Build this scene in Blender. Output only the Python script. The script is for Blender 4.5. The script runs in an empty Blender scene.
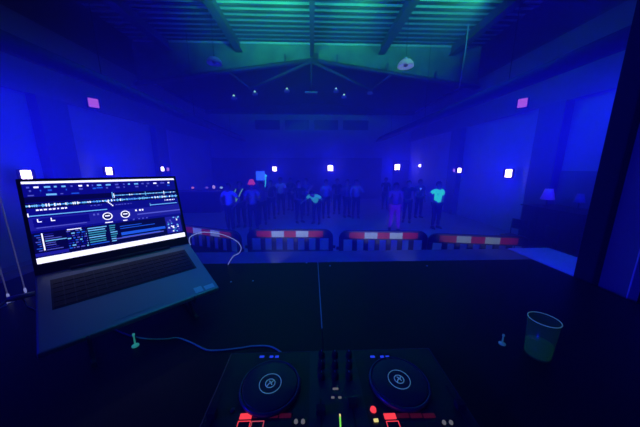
import bpy, bmesh, math, random
from mathutils import Vector, Matrix
random.seed(7)
S = bpy.context.scene
COL = S.collection
PI = math.pi
CAM_H = 2.24
F_PX, PITCH, YAW = 231.0, math.atan(46 / 231.0), math.atan(8 / 231.0)

# ------------------------------------------------------------------ camera
cd = bpy.data.cameras.new('camera'); cam = bpy.data.objects.new('camera', cd); COL.objects.link(cam)
cd.sensor_width = 36; cd.lens = 36 * F_PX / 640; cd.clip_start = 0.02; cd.clip_end = 100
cam.location = (0, 0, CAM_H); cam.rotation_euler = (PI / 2 - PITCH, 0, -YAW)
S.camera = cam

def ray(x, y):
    c = ((x - 320) / F_PX, 1.0, -(y - 213.5) / F_PX)
    cy, sy = math.cos(PITCH), math.sin(PITCH)
    v = (c[0], c[1] * cy + c[2] * sy, -c[1] * sy + c[2] * cy)
    ca, sa = math.cos(-YAW), math.sin(-YAW)
    return Vector((v[0] * ca - v[1] * sa, v[0] * sa + v[1] * ca, v[2]))
def atz(x, y, z): r = ray(x, y); return Vector((0, 0, CAM_H)) + r * ((z - CAM_H) / r.z)
def atx(x, y, X): r = ray(x, y); return Vector((0, 0, CAM_H)) + r * (X / r.x)
def aty(x, y, Y): r = ray(x, y); return Vector((0, 0, CAM_H)) + r * (Y / r.y)

# ------------------------------------------------------------------ materials
def mat(name, col, rough=0.6, metal=0.0, emit=None, es=0.0, noise=0.0, nscale=8.0, spec=0.5, bump=0.0, trans=0.0, alpha=1.0):
    m = bpy.data.materials.new(name); m.use_nodes = True
    nt = m.node_tree; b = nt.nodes['Principled BSDF']
    b.inputs['Base Color'].default_value = (*col, 1)
    b.inputs['Roughness'].default_value = rough
    b.inputs['Metallic'].default_value = metal
    b.inputs['Specular IOR Level'].default_value = spec
    if trans: b.inputs['Transmission Weight'].default_value = trans
    if alpha < 1: b.inputs['Alpha'].default_value = alpha
    if emit:
        b.inputs['Emission Color'].default_value = (*emit, 1); b.inputs['Emission Strength'].default_value = es
    if noise or bump:
        tc = nt.nodes.new('ShaderNodeTexCoord'); n = nt.nodes.new('ShaderNodeTexNoise')
        n.inputs['Scale'].default_value = nscale; n.inputs['Detail'].default_value = 5
        nt.links.new(tc.outputs['Object'], n.inputs['Vector'])
        if noise:
            r = nt.nodes.new('ShaderNodeValToRGB')
            r.color_ramp.elements[0].position = 0.3; r.color_ramp.elements[1].position = 0.7
            r.color_ramp.elements[0].color = (*[c * (1 - noise) for c in col], 1)
            r.color_ramp.elements[1].color = (*[min(1, c * (1 + noise * 0.5)) for c in col], 1)
            nt.links.new(n.outputs['Fac'], r.inputs['Fac']); nt.links.new(r.outputs['Color'], b.inputs['Base Color'])
        if bump:
            bp = nt.nodes.new('ShaderNodeBump'); bp.inputs['Strength'].default_value = bump
            nt.links.new(n.outputs['Fac'], bp.inputs['Height']); nt.links.new(bp.outputs['Normal'], b.inputs['Normal'])
    return m
def glow(name, col, s): return mat(name, (0.01, 0.01, 0.01), 0.6, emit=col, es=s)

M = {}
M['wall'] = mat('wall_paint', (.60, .60, .62), .75, noise=.12, nscale=1.2)
M['wall_up'] = mat('upper_wall_paint', (.28, .28, .30), .8, noise=.15, nscale=1.5)
M['clad'] = mat('dark_unlit_clad', (.02, .02, .022), .8)
M['panel_dark'] = mat('dark_wall_panel', (.25, .25, .26), .7, noise=.1, nscale=2)
M['floor'] = mat('hall_floor', (.33, .34, .36), .45, noise=.2, nscale=1.6)
M['stage'] = mat('stage_floor', (.16, .16, .18), .6, noise=.2, nscale=4)
M['lit_patch'] = mat('stage_lit_patch', (.85, .85, .88), .7, noise=.08, nscale=6)
M['deck'] = mat('roof_sheet', (.58, .82, .66), .6, noise=.12, nscale=3)
M['rib_dark'] = mat('rib_shade', (.012, .014, .016), .8)
M['gable'] = mat('gable_board', (.24, .34, .20), .8, noise=.35, nscale=2.2)
M['beam'] = mat('painted_steel', (.07, .085, .09), .55)
M['truss'] = mat('truss_steel', (.09, .09, .12), .5)
M['pale_trim'] = mat('pale_trim', (.88, .88, .88), .5)
M['pillar'] = mat('pillar_paint', (.18, .18, .20), .7)
M['duct'] = mat('duct_paint', (.035, .035, .045), .6)
M['dark'] = mat('dark_paint', (.025, .025, .03), .6)
M['black'] = mat('black_cloth', (.006, .006, .008), .9, spec=.1)
M['glass'] = mat('window_pane', (.06, .06, .08), .25)
M['table'] = mat('black_table_top', (.008, .008, .010), .42, noise=.2, nscale=20, spec=.18)
M['plastic'] = mat('black_plastic', (.012, .014, .016), .42)
M['plastic2'] = mat('charcoal_plastic', (.03, .034, .04), .35)
M['rubber'] = mat('rubber', (.015, .015, .015), .8)
M['chrome'] = mat('chrome', (.75, .75, .78), .2, 1.0)
M['silver'] = mat('laptop_silver', (.42, .44, .46), .45, .2)
M['keys'] = mat('laptop_keys', (.05, .05, .06), .5)
M['bezel'] = mat('laptop_bezel', (.015, .015, .018), .4)
M['sticker'] = mat('sticker_silver', (.85, .9, .9), .35)
M['cable'] = mat('white_cable', (.75, .75, .78), .5, emit=(.35, .4, .9), es=.5)  # emission added to brighten the cable under the blue light
M['cable_dim'] = mat('pale_rod', (.6, .6, .7), .4, emit=(.2, .2, .6), es=.15)  # emission stands in for glints along the rods
M['gcable'] = mat('grey_cable', (.45, .47, .47), .5)
M['lens'] = glow('lamp_lens', (.80, .62, 1.0), 9.0)
M['lens_pink'] = glow('lamp_lens_pink', (.70, .16, .80), .85)
M['lens_dim'] = glow('lamp_lens_dim', (.60, .25, .80), 1.0)
M['barrier'] = mat('barrier_plastic', (.05, .05, .07), .5)
M['red'] = mat('reflective_red', (.75, .02, .05), .45)
M['white'] = mat('reflective_white', (.80, .92, .34), .45)
M['skin'] = mat('skin', (.42, .28, .22), .6)
M['hair'] = mat('hair', (.02, .015, .012), .7)
M['eye'] = mat('eye', (.02, .02, .02), .3)
M['jeans'] = mat('dark_trousers', (.03, .03, .045), .8)
M['shoe'] = mat('dark_shoe', (.02, .02, .02), .6)

def cloth(name, col, em=None, es=0.0): 
    if name not in M: M[name] = mat(name, col, .85, emit=em, es=es)
    return M[name]

# ------------------------------------------------------------------ mesh helpers
def box(bm, lo, hi, mi=0, mx=None):
    vs = [bm.verts.new((x, y, z)) for z in (lo[2], hi[2]) for y in (lo[1], hi[1]) for x in (lo[0], hi[0])]
    if mx is not None:
        for v in vs: v.co = mx @ v.co
    for f in ((0, 2, 3, 1), (4, 5, 7, 6), (0, 1, 5, 4), (2, 6, 7, 3), (0, 4, 6, 2), (1, 3, 7, 5)):
        fc = bm.faces.new([vs[i] for i in f]); fc.material_index = mi
    return vs
def tube(bm, pts, r, seg=8, mi=0, caps=True):
    pts = [Vector(p) for p in pts]; rings = []
    n = len(pts); rs = r if isinstance(r, (list, tuple)) else [r] * n
    up = None
    for i, p in enumerate(pts):
        d = (pts[min(i + 1, n - 1)] - pts[max(i - 1, 0)]).normalized()
        if up is None:
            up = Vector((0, 0, 1)) if abs(d.z) < .9 else Vector((1, 0, 0))
        a = d.cross(up).normalized(); up = a.cross(d).normalized()
        rings.append([bm.verts.new(p + (a * math.cos(t) + up * math.sin(t)) * rs[i]) for t in [2 * PI * k / seg for k in range(seg)]])
    for i in range(n - 1):
        for k in range(seg):
            f = bm.faces.new((rings[i][k], rings[i][(k + 1) % seg], rings[i + 1][(k + 1) % seg], rings[i + 1][k])); f.smooth = True; f.material_index = mi
    if caps:
        for q, rr in ((0, rings[0][::-1]), (1, rings[-1])):
            f = bm.faces.new(rr); f.material_index = mi
def lathe(bm, prof, c=(0, 0, 0), seg=32, mi=0, closed=False):
    rings = []
    for r, z in prof:
        if r < 1e-6: rings.append([bm.verts.new((c[0], c[1], c[2] + z))])
        else: rings.append([bm.verts.new((c[0] + r * math.cos(2 * PI * k / seg), c[1] + r * math.sin(2 * PI * k / seg), c[2] + z)) for k in range(seg)])
    pr = list(zip(rings[:-1], rings[1:]))
    if closed: pr.append((rings[-1], rings[0]))
    for a, b in pr:
        for k in range(seg):
            k2 = (k + 1) % seg
            if len(a) == 1 and len(b) == 1: continue
            if len(a) == 1: f = bm.faces.new((a[0], b[k2], b[k]))
            elif len(b) == 1: f = bm.faces.new((a[k], a[k2], b[0]))
            else: f = bm.faces.new((a[k], a[k2], b[k2], b[k]))
            f.smooth = True; f.material_index = mi
def spline(pts, n=8):
    pts = [Vector(p) for p in pts]; out = []
    for i in range(len(pts) - 1):
        p0 = pts[max(i - 1, 0)]; p1 = pts[i]; p2 = pts[i + 1]; p3 = pts[min(i + 2, len(pts) - 1)]
        for k in range(n):
            t = k / n
            out.append(.5 * ((2 * p1) + (p2 - p0) * t + (2 * p0 - 5 * p1 + 4 * p2 - p3) * t * t + (3 * p1 - p0 - 3 * p2 + p3) * t ** 3))
    out.append(pts[-1]); return out
def obj(name, bm, m, parent=None, bevel=0.0, loc=None, rot=None):
    me = bpy.data.meshes.new(name)
    bmesh.ops.recalc_face_normals(bm, faces=bm.faces)
    bm.to_mesh(me); bm.free()
    for mm in (m if isinstance(m, (list, tuple)) else [m]): me.materials.append(mm)
    o = bpy.data.objects.new(name, me); COL.objects.link(o)
    if parent: o.parent = parent
    if loc is not None: o.location = loc
    if rot is not None: o.rotation_euler = rot
    if bevel:
        bv = o.modifiers.new('bevel', 'BEVEL'); bv.width = bevel; bv.segments = 2; bv.limit_method = 'ANGLE'
    return o
def tag(o, label, cat, group=None):
    o['label'] = label; o['category'] = cat
    if group: o['group'] = group
    return o
def thing(name, label, cat, loc=(0, 0, 0), rz=0.0, group=None):
    o = bpy.data.objects.new(name, None); COL.objects.link(o); o.empty_display_size = .05
    o.location = loc; o.rotation_euler = (0, 0, rz)
    return tag(o, label, cat, group)
def struct(name, bm, m, parent=None, bevel=0.0):
    o = obj(name, bm, m, parent, bevel)
    if parent is None: o['kind'] = 'structure'
    return o
def dup(root, loc, rz=None, label=None):
    r = root.copy(); COL.objects.link(r); r.location = loc
    if rz is not None: r.rotation_euler = (0, 0, rz)
    if label: r['label'] = label
    for ch in list(root.children):
        c = ch.copy(); COL.objects.link(c); c.parent = r
        for g in list(ch.children):
            d = g.copy(); COL.objects.link(d); d.parent = c
    return r
def B(*boxes):
    bm = bmesh.new()
    for b in boxes: box(bm, b[0], b[1], b[2] if len(b) > 2 else 0)
    return bm
def T(pts, r, seg=8):
    bm = bmesh.new(); tube(bm, pts, r, seg); return bm
def lamp(name, kind, loc, col, power, target=None, size=.1, angle=60, blend=.5, parent=None):
    l = bpy.data.lights.new(name, kind); l.color = col; l.energy = power
    if kind == 'SPOT': l.spot_size = math.radians(angle); l.spot_blend = blend; l.shadow_soft_size = size
    elif kind == 'AREA': l.size = size
    else: l.shadow_soft_size = size
    o = bpy.data.objects.new(name, l); COL.objects.link(o); o.location = loc
    if target is not None:
        o.rotation_euler = (Vector(target) - Vector(loc)).to_track_quat('-Z', 'Y').to_euler()
    return o

# ------------------------------------------------------------------ the hall (setting)
W, D, ZD, EAVE, APEX, YT = 7.0, 16.8, 7.14, 5.86, 6.44, 10.4
struct('floor', B(((-W - .1, -3, -.1), (W + .1, D + .1, 0))), M['floor'])
for s, nm in ((-1, 'left'), (1, 'right')):
    bm = bmesh.new()
    x0, x1 = (-W - .15, -W) if s < 0 else (W, W + .15)
    box(bm, (x0, -3, 0), (x1, D, 4.1), 0)
    box(bm, (x0, -3, 4.1), (x1, D, EAVE), 1)
    box(bm, (x0, -3, EAVE), (x1, YT, ZD + .1), 2)  # near black colour stands in for the unlit zone above the eaves
    struct('wall_' + nm, bm, [M['wall'], M['wall_up'], M['clad']])
    xa, xb = (-W, -W + .12) if s < 0 else (W - .12, W)
    struct('trim_1' if s < 0 else 'trim_2', B(((xa, -2.9, 4.02), (xb, D - .01, 4.16))), M['wall_up'])
    for y0 in (6.35, 10.75):
        xa, xb = (-W, -W + .25) if s < 0 else (W - .25, W)
        o = struct('pillar', B(((xa, y0, 0), (xb, y0 + .75, 4.0))), M['pillar'], bevel=.01)
struct('wall_front', B(((-W - .15, D, 0), (W + .15, D + .15, 6.6))), M['wall'])
struct('wall_back', B(((-W - .15, -3.15, 0), (W + .15, -3, ZD + .1))), M['black'])
struct('trim_8', B(((W - .04, 3.0, 0), (W, 6.34, 2.15))), M['panel_dark'])
# far wall: dark lower panelling, fascia, four windows
struct('trim_3', B(((-6.95, D - .08, 0), (5.0, D, 2.9))), M['panel_dark'])
struct('trim_4', B(((5.85, D - .08, 0), (6.98, D, 2.75))), M['panel_dark'])
struct('trim_5', B(((-6.98, D - .35, 5.78), (6.98, D, 6.55))), M['clad'])
for i, (xa, xb) in enumerate(((-3.84, -2.17), (-1.81, -.18), (.17, 1.83), (2.17, 3.93))):
    z0, z1, y1 = 4.79, 5.42, D
    fr = struct('window_%d' % (i + 1), B(((xa - .1, y1 - .06, z1), (xb + .1, y1, z1 + .1)), ((xa - .1, y1 - .06, z0 - .1), (xb + .1, y1, z0)),
                 ((xa - .1, y1 - .06, z0), (xa, y1, z1)), ((xb, y1 - .06, z0), (xb + .1, y1, z1))), M['wall'])
    obj('pane', B(((xa, y1 - .03, z0), (xb, y1 - .01, z1)), (((xa + xb) / 2 - .02, y1 - .04, z0), ((xa + xb) / 2 + .02, y1 - .03, z1))), M['glass'], fr)
# roof: ribbed sheet ceiling in front, board gable, low pitched ceiling beyond
bm = bmesh.new()
box(bm, (-W, -3, ZD), (W, YT + .12, ZD + .1), 0)
y = -2.8
while y < YT - .1:
    box(bm, (-W, y, ZD - .035), (W, y + .11, ZD), 1); y += .29  # near black strips stand in for shade between the ribs
struct('ceiling', bm, [M['deck'], M['rib_dark']])
bm = bmesh.new()
def prism(bm, poly, y0, y1, mi=0):
    a = [bm.verts.new((x, y0, z)) for x, z in poly]; b = [bm.verts.new((x, y1, z)) for x, z in poly]
    bm.faces.new(a).material_index = mi; bm.faces.new(b[::-1]).material_index = mi
    for i in range(len(poly)):
        j = (i + 1) % len(poly); bm.faces.new((a[i], b[i], b[j], a[j])).material_index = mi
prism(bm, [(-W, 5.50), (0, APEX), (W, 5.50), (W, ZD), (-W, ZD)], YT, YT + .1)
struct('wall_gable', bm, M['gable'])
bm = bmesh.new()
prism(bm, [(-W, 5.95), (0, APEX), (W, 5.95), (W, 6.05), (0, APEX + .1), (-W, 6.05)], YT + .1, D)
struct('ceiling_far', bm, M['clad'])
struct('trim_6', B(((-6.9, YT - .06, ZD - .09), (6.9, YT, ZD - .01))), M['pale_trim'])
for x, w_, dz in ((-5.6, .2, .4), (-2.85, .2, .42), (2.85, .2, .42), (5.75, .2, .42), (0.035, .085, .55)):
    bm = B(((x - w_ / 2 - .03, -2.9, ZD - dz), (x + w_ / 2 + .03, YT - .07, ZD - dz + .05)), ((x - w_ / 4, -2.9, ZD - dz + .05), (x + w_ / 4, YT - .07, ZD - .07)))
    o = struct('roof_beam', bm, M['beam'] if abs(x) > 1 else M['truss'])
# truss
tr = thing('roof_truss', 'dark steel roof truss with king post under the green gable board', 'roof truss', (0, YT - .2, 5.5))
for s in (-1, 1):
    obj('top_chord', T([(0, 0, APEX - 5.5 - .02), (s * 6.98, 0, .0)], .085, 4), M['truss'], tr)
    obj('strut', T([(0, .02, .88), (s * 2.45, .02, -.15)], .06, 6), M['truss'], tr)
    obj('strut', T([(s * 2.45, .02, -.15), (s * 3.3, .02, .48)], .05, 6), M['truss'], tr)
    for xx in (1.04, 3.08, 5.1):
        if s < 0 and xx > 2: continue
        zc = (APEX - 5.52) * (1 - xx / 6.98)
        obj('stud', B(((s * xx - .035, -.05, zc), (s * xx + .035, .03, zc + .34))), M['truss'], tr)
obj('king_post', T([(0, 0, .9), (0, 0, -.24)], .035, 8), M['beam'], tr)
obj('foot_plate', B(((-.25, -.06, -.3), (.25, .06, -.24))), M['pale_trim'], tr)
obj('junction_box', B(((.06, -.12, .93), (.28, .02, 1.12))), M['dark'], tr)
# ducts along both walls
for s, lab in ((-1, 'long dark duct running along the left wall to a tapered end'), (1, 'long dark duct running along the right wall to a tapered end')):
    bm = bmesh.new()
    tube(bm, [(s * 4.55, -2.95, 4.06), (s * 4.5, 10, 4.06), (s * 4.45, 15.4, 4.06), (s * 4.42, 16.3, 4.0)], [.15, .15, .15, .05], 14)
    du = tag(obj('air_duct', bm, M['duct']), lab, 'duct', 'ducts under the eaves')
    for yy in (5.6, 9.6, 13.6):
        b2 = T([(s * 4.5, yy, 4.21), (s * 4.5, yy, ZD - .08 if yy < YT else 6.02)], .008, 6)
        obj('hanger', b2, M['duct'], du)
# thin pale drop pipe at right
tag(obj('drop_pipe', T([(5.49, 9.0, ZD), (5.49, 9.0, 6.3), (5.40, 9.0, 5.0)], .024, 8), M['pale_trim']), 'thin pale pipe hanging from the roof beside the right hand beam', 'pipe')

# pendants
def pendant(p, r, ztop, label, group, shade, cap):
    t = thing('pendant_lamp', label, 'lamp', p, 0, group)
    obj('cord', T([(0, 0, r * .95), (0, 0, ztop - p[2])], .008 if r > .2 else .006, 6), M['dark'], t)
    bm = bmesh.new(); lathe(bm, [(r * .95, 0), (r, .01), (r * .93, r * .38), (r * .62, r * .74), (r * .2, r * .86), (.0, r * .9)], seg=24)
    lathe(bm, [(0, r * .8), (r * .18, r * .8), (r * .58, r * .68), (r * .88, r * .34), (r * .95, 0)], seg=24)
    obj('lamp_shade', bm, shade, t)
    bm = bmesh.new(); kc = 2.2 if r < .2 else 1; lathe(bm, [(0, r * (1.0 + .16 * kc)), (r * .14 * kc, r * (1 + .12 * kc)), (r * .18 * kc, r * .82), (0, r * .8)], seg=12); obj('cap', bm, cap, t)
    bm = bmesh.new(); lathe(bm, [(0, -.04 * r), (r * .24, r * .1), (r * .28, r * .34), (r * .12, r * .6), (0, r * .62)], seg=14); obj('bulb', bm, M['bulb'], t)
    return t
M['bulb'] = mat('bulb_glass', (.5, .5, .5), .2); M['cap_glint'] = glow('cap_glint', (.35, .85, .6), 1.5)  # cap glow stands in for green glints on the small pendants
M['shade'] = mat('enamel_white', (.75, .78, .8), .4, emit=(.25, .42, .75), es=.38)  # emission put into the dome shades to brighten them
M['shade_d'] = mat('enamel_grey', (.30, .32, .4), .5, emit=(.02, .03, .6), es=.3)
gp = 'pendant lamps under the front roof'
pendant(tuple(aty(405.5, 67, 8.6)), .27, ZD, 'large white dome pendant lamp hanging at the right of the green gable', gp, M['shade'], M['pale_trim'])
pendant(tuple(aty(214.5, 64, 8.6)), .24, ZD, 'large dome pendant lamp hanging in the dark at the left of the green gable', gp, M['shade_d'], M['dark'])
cols = ['outermost left', 'second from left', 'third from left', 'third from right', 'second from right', 'outermost right']
for k, ((x, y), q) in enumerate(zip(((234, 99), (255, 95), (287, 92), (336, 92), (344, 98), (370, 94)), cols)):
    p = aty(x, y, 12.2); ax = abs(p.x)
    pendant(tuple(p), .14, APEX - (APEX - 5.95) * ax / W - .005, 'small pendant lamp behind the truss, %s of six' % q, 'small pendant lamps behind the truss', M['shade_d'], M['cap_glint'])

# ------------------------------------------------------------------ wall lights
BLUE = (.004, .005, 1.0)
HW = 1900
def wall_light(p, yaw, label, lens, group, size=.2, bracket=.12, wf=.95):
    t = thing('wall_light', label, 'lamp', p, yaw, group)      # local -Y is the beam direction
    h = size / 2
    obj('housing', B(((-h - .02, .0, -h - .02), (h + .02, .10, h + .02))), M['dark'], t, bevel=.012)
    bm = bmesh.new(); box(bm, (-h * wf, -.015, -h), (h * wf, .0, h)); obj('lens', bm, lens, t, bevel=.03)
    obj('bracket', B(((-.03, .10, -.03), (.03, .10 + bracket, .03))), M['dark'], t)
    return t
fl = 'wall lights at head height'
def face(p): return math.atan2(-p[0], p[1]) * 1.0
LW = [(atx(26.5, 175.5, -6.72), .24, 'nearest left hand wall light, brightest, above the laptop screen corner', 'lens'),
      (atx(109, 171, -6.72), .24, 'wall light above the top edge of the laptop screen, mid left wall', 'lens'),
      (atx(162.5, 169, -6.55), .17, 'white small wall light beside the far left pillar', 'lens'),
      (atx(168, 169.3, -6.55), .15, 'dim pink small wall light beside the far left pillar', 'lens_dim'),
      (atx(508.5, 173.3, 6.72), .26, 'large bright wall light on the right wall', 'lens'),
      (atx(459.5, 170.3, 6.55), .2, 'white wall light beside the far right pillar', 'lens'),
      (atx(454, 170.3, 6.55), .13, 'dim pink wall light beside the far right pillar', 'lens_dim')]
for p, sz, lab, ln in LW:
    side = 1 if p[0] < 0 else -1
    wall_light(p, side * math.radians(48), lab, M[ln], fl, sz, .08, .66)
for p, sz, lab in (((-2.6, 16.5, 2.14), .3, 'small far wall light at left, above the dancers with glow sticks'),
                   ((1.3, 16.5, 2.2), .38, 'centre light on the far wall panelling'),
                   ((6.05, 16.5, 2.27), .38, 'right hand square light on the far wall'),):
    wall_light(p, 0, lab, M['lens'], 'lights on the far wall', sz, .1)
wall_light((6.86 - .12, 14.5, 2.35), -math.radians(50), 'tiny light at the far right corner of the hall', M['lens'], 'lights on the far wall', .15, .1)
wall_light(atx(93.5, 103, -6.7), math.radians(50), 'upper pink light high on the left wall', M['lens_pink'], 'pink lights high on the walls', .26, .1, .9)
wall_light(atx(522.5, 103, 6.7), -math.radians(50), 'upper pink light high on the right wall', M['lens_pink'], 'pink lights high on the walls', .26, .1, .9)

# light given off by those fixtures
for p, pw in (((-6.2, 5.98, 2.06), 110), ((-6.2, 8.36, 2.12), 130), ((-6.1, 11.3, 2.17), 90), ((6.2, 8.14, 2.05), 150), ((6.1, 11.1, 2.12), 90),
              ((-2.6, 16.1, 2.14), 45), ((1.3, 16.1, 2.2), 80), ((6.0, 16.1, 2.27), 70)):
    lamp('wall_light_beam', 'POINT', p, BLUE, pw * (.22 if p[1] < 15 else .9), size=.15)

# ------------------------------------------------------------------ stage and table
struct('stage', B(((-4.3, -2.9, 0), (4.3, 3.86, .8))), M['stage'], bevel=.01)
bm = bmesh.new(); prism(bm, [(0, 0)] * 0 or [(3.52, .8), (4.28, .8), (4.28, .815), (3.52, .815)], 2.4, 3.84); 
tag(obj('floor_lit_patch', bm, M['lit_patch']), 'pale patch painting the lit right end of the stage floor', 'patch')  # pale slab stands in for light falling on the stage floor
TZ = 1.76
def table(x0, x1, label):
    y0, y1 = .12, 1.122
    t = thing('table', label, 'table', ((x0 + x1) / 2, (y0 + y1) / 2, .8), 0, 'black tables under the equipment')
    hx, hy, h = (x1 - x0) / 2, (y1 - y0) / 2, TZ - .8
    obj('tabletop', B(((-hx, -hy, h - .035), (hx, hy, h))), M['table'], t, bevel=.002)
    obj('apron', B(((-hx + .03, -hy + .03, h - .12), (hx - .03, hy - .03, h - .035))), M['black'], t)
    for sx in (-1, 1):
        for sy in (-1, 1):
            cx, cy = sx * (hx - .07), sy * (hy - .07)
            obj('leg', B(((cx - .025, cy - .025, 0), (cx + .025, cy + .025, h - .12))), M['dark'], t)
    return t
table(-1.32, .0273, 'black table under the laptop, left of the seam')
table(.0277, 1.168, 'black table under the plastic cup, right of the seam')
tag(obj('seam_sheen', B(((.0258, .62, TZ), (.0292, 1.12, TZ + .0012))), M['gcable']), 'thin pale strip for the sheen on the seam between the two tables', 'strip')  # pale strip painted in for the sheen along the table seam

# right side: black pillar and pale panel
tag(obj('speaker_column', B(((1.222, .892, .8), (1.52, .965, 3.6))), mat('column_cloth', (.035, .035, .06), .9, spec=.1), bevel=.004), 'tall black column standing behind the right edge of the table', 'column')  # bluish base colour puts veiling haze into the column
pp = thing('upright_panel', 'tall pale panel with a bright front edge at the far right of the table', 'panel', (1.27, .84, .8))
obj('panel_board', B(((-.022, -.045, 0), (.02, .047, 2.6))), M['wall_up'], pp)
obj('edge_highlight', B(((-.0235, -.0505, 0), (.02, -.0455, 2.6))), M['pale_trim'], pp)  # pale strip stands in for the highlight on the panel corner
struct('trim_7', B(((1.3, .84, 2.32), (2.6, .9, 2.36))), M['pillar'])

# rods left
for (x, y), lab in (((10, 303), 'slim upright rod at the very left edge of the table'), ((27, 297), 'slim upright rod just left of the laptop screen')):
    p = atz(x, y, TZ)
    t = thing('rod', lab, 'rod', p, 0, 'slim rods at the left edge')
    bm = bmesh.new(); lathe(bm, [(0, 0), (.007, 0), (.007, .004), (.0022, .006), (.0022, .02), (.0035, .022), (.0035, .034), (.0018, .038)], seg=12); obj('tip', bm, M['cable'], t)
    obj('shaft', T([(0, 0, .036), (0, 0, .62)], .0018, 8), M['cable_dim'], t)

# ------------------------------------------------------------------ laptop on a stand
LR = Matrix.Rotation(math.radians(45.5), 4, 'Z') @ Matrix.Rotation(math.radians(20.73), 4, 'X') @ Matrix.Rotation(math.radians(.44), 4, 'Y')
lw, ld, th = .398, .271, math.radians(53.5)
lap = thing('laptop', 'silver laptop on a stand with a dj screen of glowing waveforms', 'laptop', (-.638, .7695, 1.938))
lap.rotation_euler = LR.to_euler()
obj('base', B(((-lw / 2, -ld, -.018), (lw / 2, .004, 0))), M['silver'], lap, bevel=.004)
kb = obj('keyboard', B(((-.172, -.150, .0002), (.172, -.030, .0008))), M['keys'], lap)
for r in range(6):
    n = 16; zy = -.044 - r * .0185
    bm = bmesh.new()
    for k in range(n):
        if r == 5 and 4 <= k <= 9 and k != 4: continue
        x = -.168 + k * .021; ww = .0185 if not (r == 5 and k == 4) else .0185 + .021 * 5
        box(bm, (x, zy - .0075, .0008), (x + ww, zy + .0075, .0022))
    obj('key_row', bm, M['bezel'], kb)
obj('touchpad', B(((-.07, -.255, .0002), (.045, -.165, .0006))), M['silver'], lap)
obj('sticker', B(((.128, -.262, .0002), (.152, -.238, .0006))), M['sticker'], lap)
obj('sticker', B(((.158, -.262, .0002), (.188, -.244, .0006))), M['sticker'], lap)
SM = Matrix(((1, 0, 0, 0), (0, math.cos(th), -math.sin(th), 0), (0, math.sin(th), math.cos(th), 0), (0, 0, 0, 1)))
lid = bpy.data.objects.new('lid', None)
bm = bmesh.new(); box(bm, (-lw / 2, .002, -.008), (lw / 2, .28, -.0005)); lid = obj('lid', bm, M['bezel'], lap, bevel=.002)
lid.matrix_local = SM
# SM maps local y -> up the screen, local z -> towards back; the display faces local +Z side of lid (towards user)
hin = bmesh.new(); tube(hin, [(-.13, .002, .004), (.13, .002, .004)], .006, 10); obj('hinge', hin, M['bezel'], lap)
dw, dh, bz = .381, .238, .033
def lin(r, g, b): return tuple(((c / 255) / 12.92 if c <= 10 else (((c / 255) + .055) / 1.055) ** 2.4) for c in (r, g, b))
SC = [glow('screen_blue', lin(8, 8, 130), 1.15), glow('screen_white', lin(225, 225, 255), 1.6), glow('screen_cyan', lin(110, 190, 255), 1.1), glow('screen_band', lin(28, 28, 160), 1.0),
      glow('screen_navy', lin(3, 3, 70), 1.0), glow('screen_azure', lin(30, 90, 235), 1.0), glow('screen_dim', lin(85, 90, 210), 1.0), glow('screen_teal', lin(60, 160, 200), 1.0)]
bm = bmesh.new()
LV = [0]
def q(u0, v0, u1, v1, mi):
    LV[0] += 1; z = .0003 + LV[0] * 2.5e-6
    P = [(-dw / 2 + u * dw, bz + (1 - v) * dh, z) for u, v in ((u0, v1), (u1, v1), (u1, v0), (u0, v0))]
    f = bm.faces.new([bm.verts.new(p) for p in P]); f.material_index = mi
def ring(uc, vc, r, t, mi, seg=28):
    LV[0] += 1; z = .0003 + LV[0] * 2.5e-6
    for k in range(seg):
        a0, a1 = 2 * PI * k / seg, 2 * PI * (k + 1) / seg
        P = [(-dw / 2 + uc * dw + rr * math.cos(a), bz + (1 - vc) * dh + rr * math.sin(a), z) for rr, a in ((r, a0), (r, a1), (r - t, a1), (r - t, a0))]
        bm.faces.new([bm.verts.new(p) for p in P]).material_index = mi
def words(u, u1, v0, v1, mi, wmin=.006, wmax=.02, gap=.006):
    while u < u1:
        w_ = R.uniform(wmin, wmax); q(u, v0, min(u + w_, u1), v1, mi if isinstance(mi, int) else R.choice(mi)); u += w_ + gap * R.uniform(.7, 2)
q(0, 0, 1, 1, 0)
R = random.Random(3)
q(0, .19, 1, .26, 4); q(0, .27, 1, .33, 4); q(0, .63, 1, .925, 4)
q(0, 0, 1, .028, 1)
words(.02, .98, .062, .082, (1, 6, 6, 2), .008, .035, .018)
words(.03, .97, .105, .125, (6, 3, 6, 5), .006, .025, .04)
q(.11, .158, .165, .18, 2); q(.02, .165, .05, .178, 6); q(.185, .16, .20, .172, 6); q(.245, .162, .29, .176, 5); q(.40, .10, .44, .118, 5)
q(.495, .226, .99, .236, 2); q(.49, .18, .496, .27, 2)
u = .50
while u < .985:
    h_ = R.choice((.006, .008, .012, .03)); q(u, .231 - h_, u + .005, .231 + h_, R.choice((1, 2, 2, 5))); u += R.uniform(.008, .03)
q(0, .292, 1.0, .306, 2)
u = 0
while u < .99:
    h_ = R.uniform(.008, .02); q(u, .299 - h_, u + .006, .299 + h_, R.choice((1, 2, 2, 5))); u += R.uniform(.006, .016)
words(.045, .205, .345, .362, 1); words(.34, .41, .345, .357, 6); words(.88, .97, .35, .365, 1); words(.50, .62, .36, .372, 6)
for k in range(5): q(.445 + k * .008, .30 + k * .016, .452 + k * .008, .318 + k * .016, 1)
q(.0, .415, .44, .426, 2); q(.757, .410, .985, .421, 2); q(.0, .385, .006, .43, 1); q(.752, .39, .757, .43, 2)
q(0, .445, 1, .60, 3)
q(.02, .462, .32, .56, 0); q(.64, .53, 1, .548, 6); q(.66, .455, .99, .515, 3)
for uu in (.04, .108): q(uu, .462, uu + .006, .50, 1); q(uu, .494, uu + .022, .504, 1)
for uc in (.433, .554):
    ring(uc, .518, .0125, .0125, 4); ring(uc, .518, .0125, .0028, 1); q(uc - .016, .505, uc + .016, .52, 1); q(uc - .008, .524, uc + .012, .532, 6)
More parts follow.
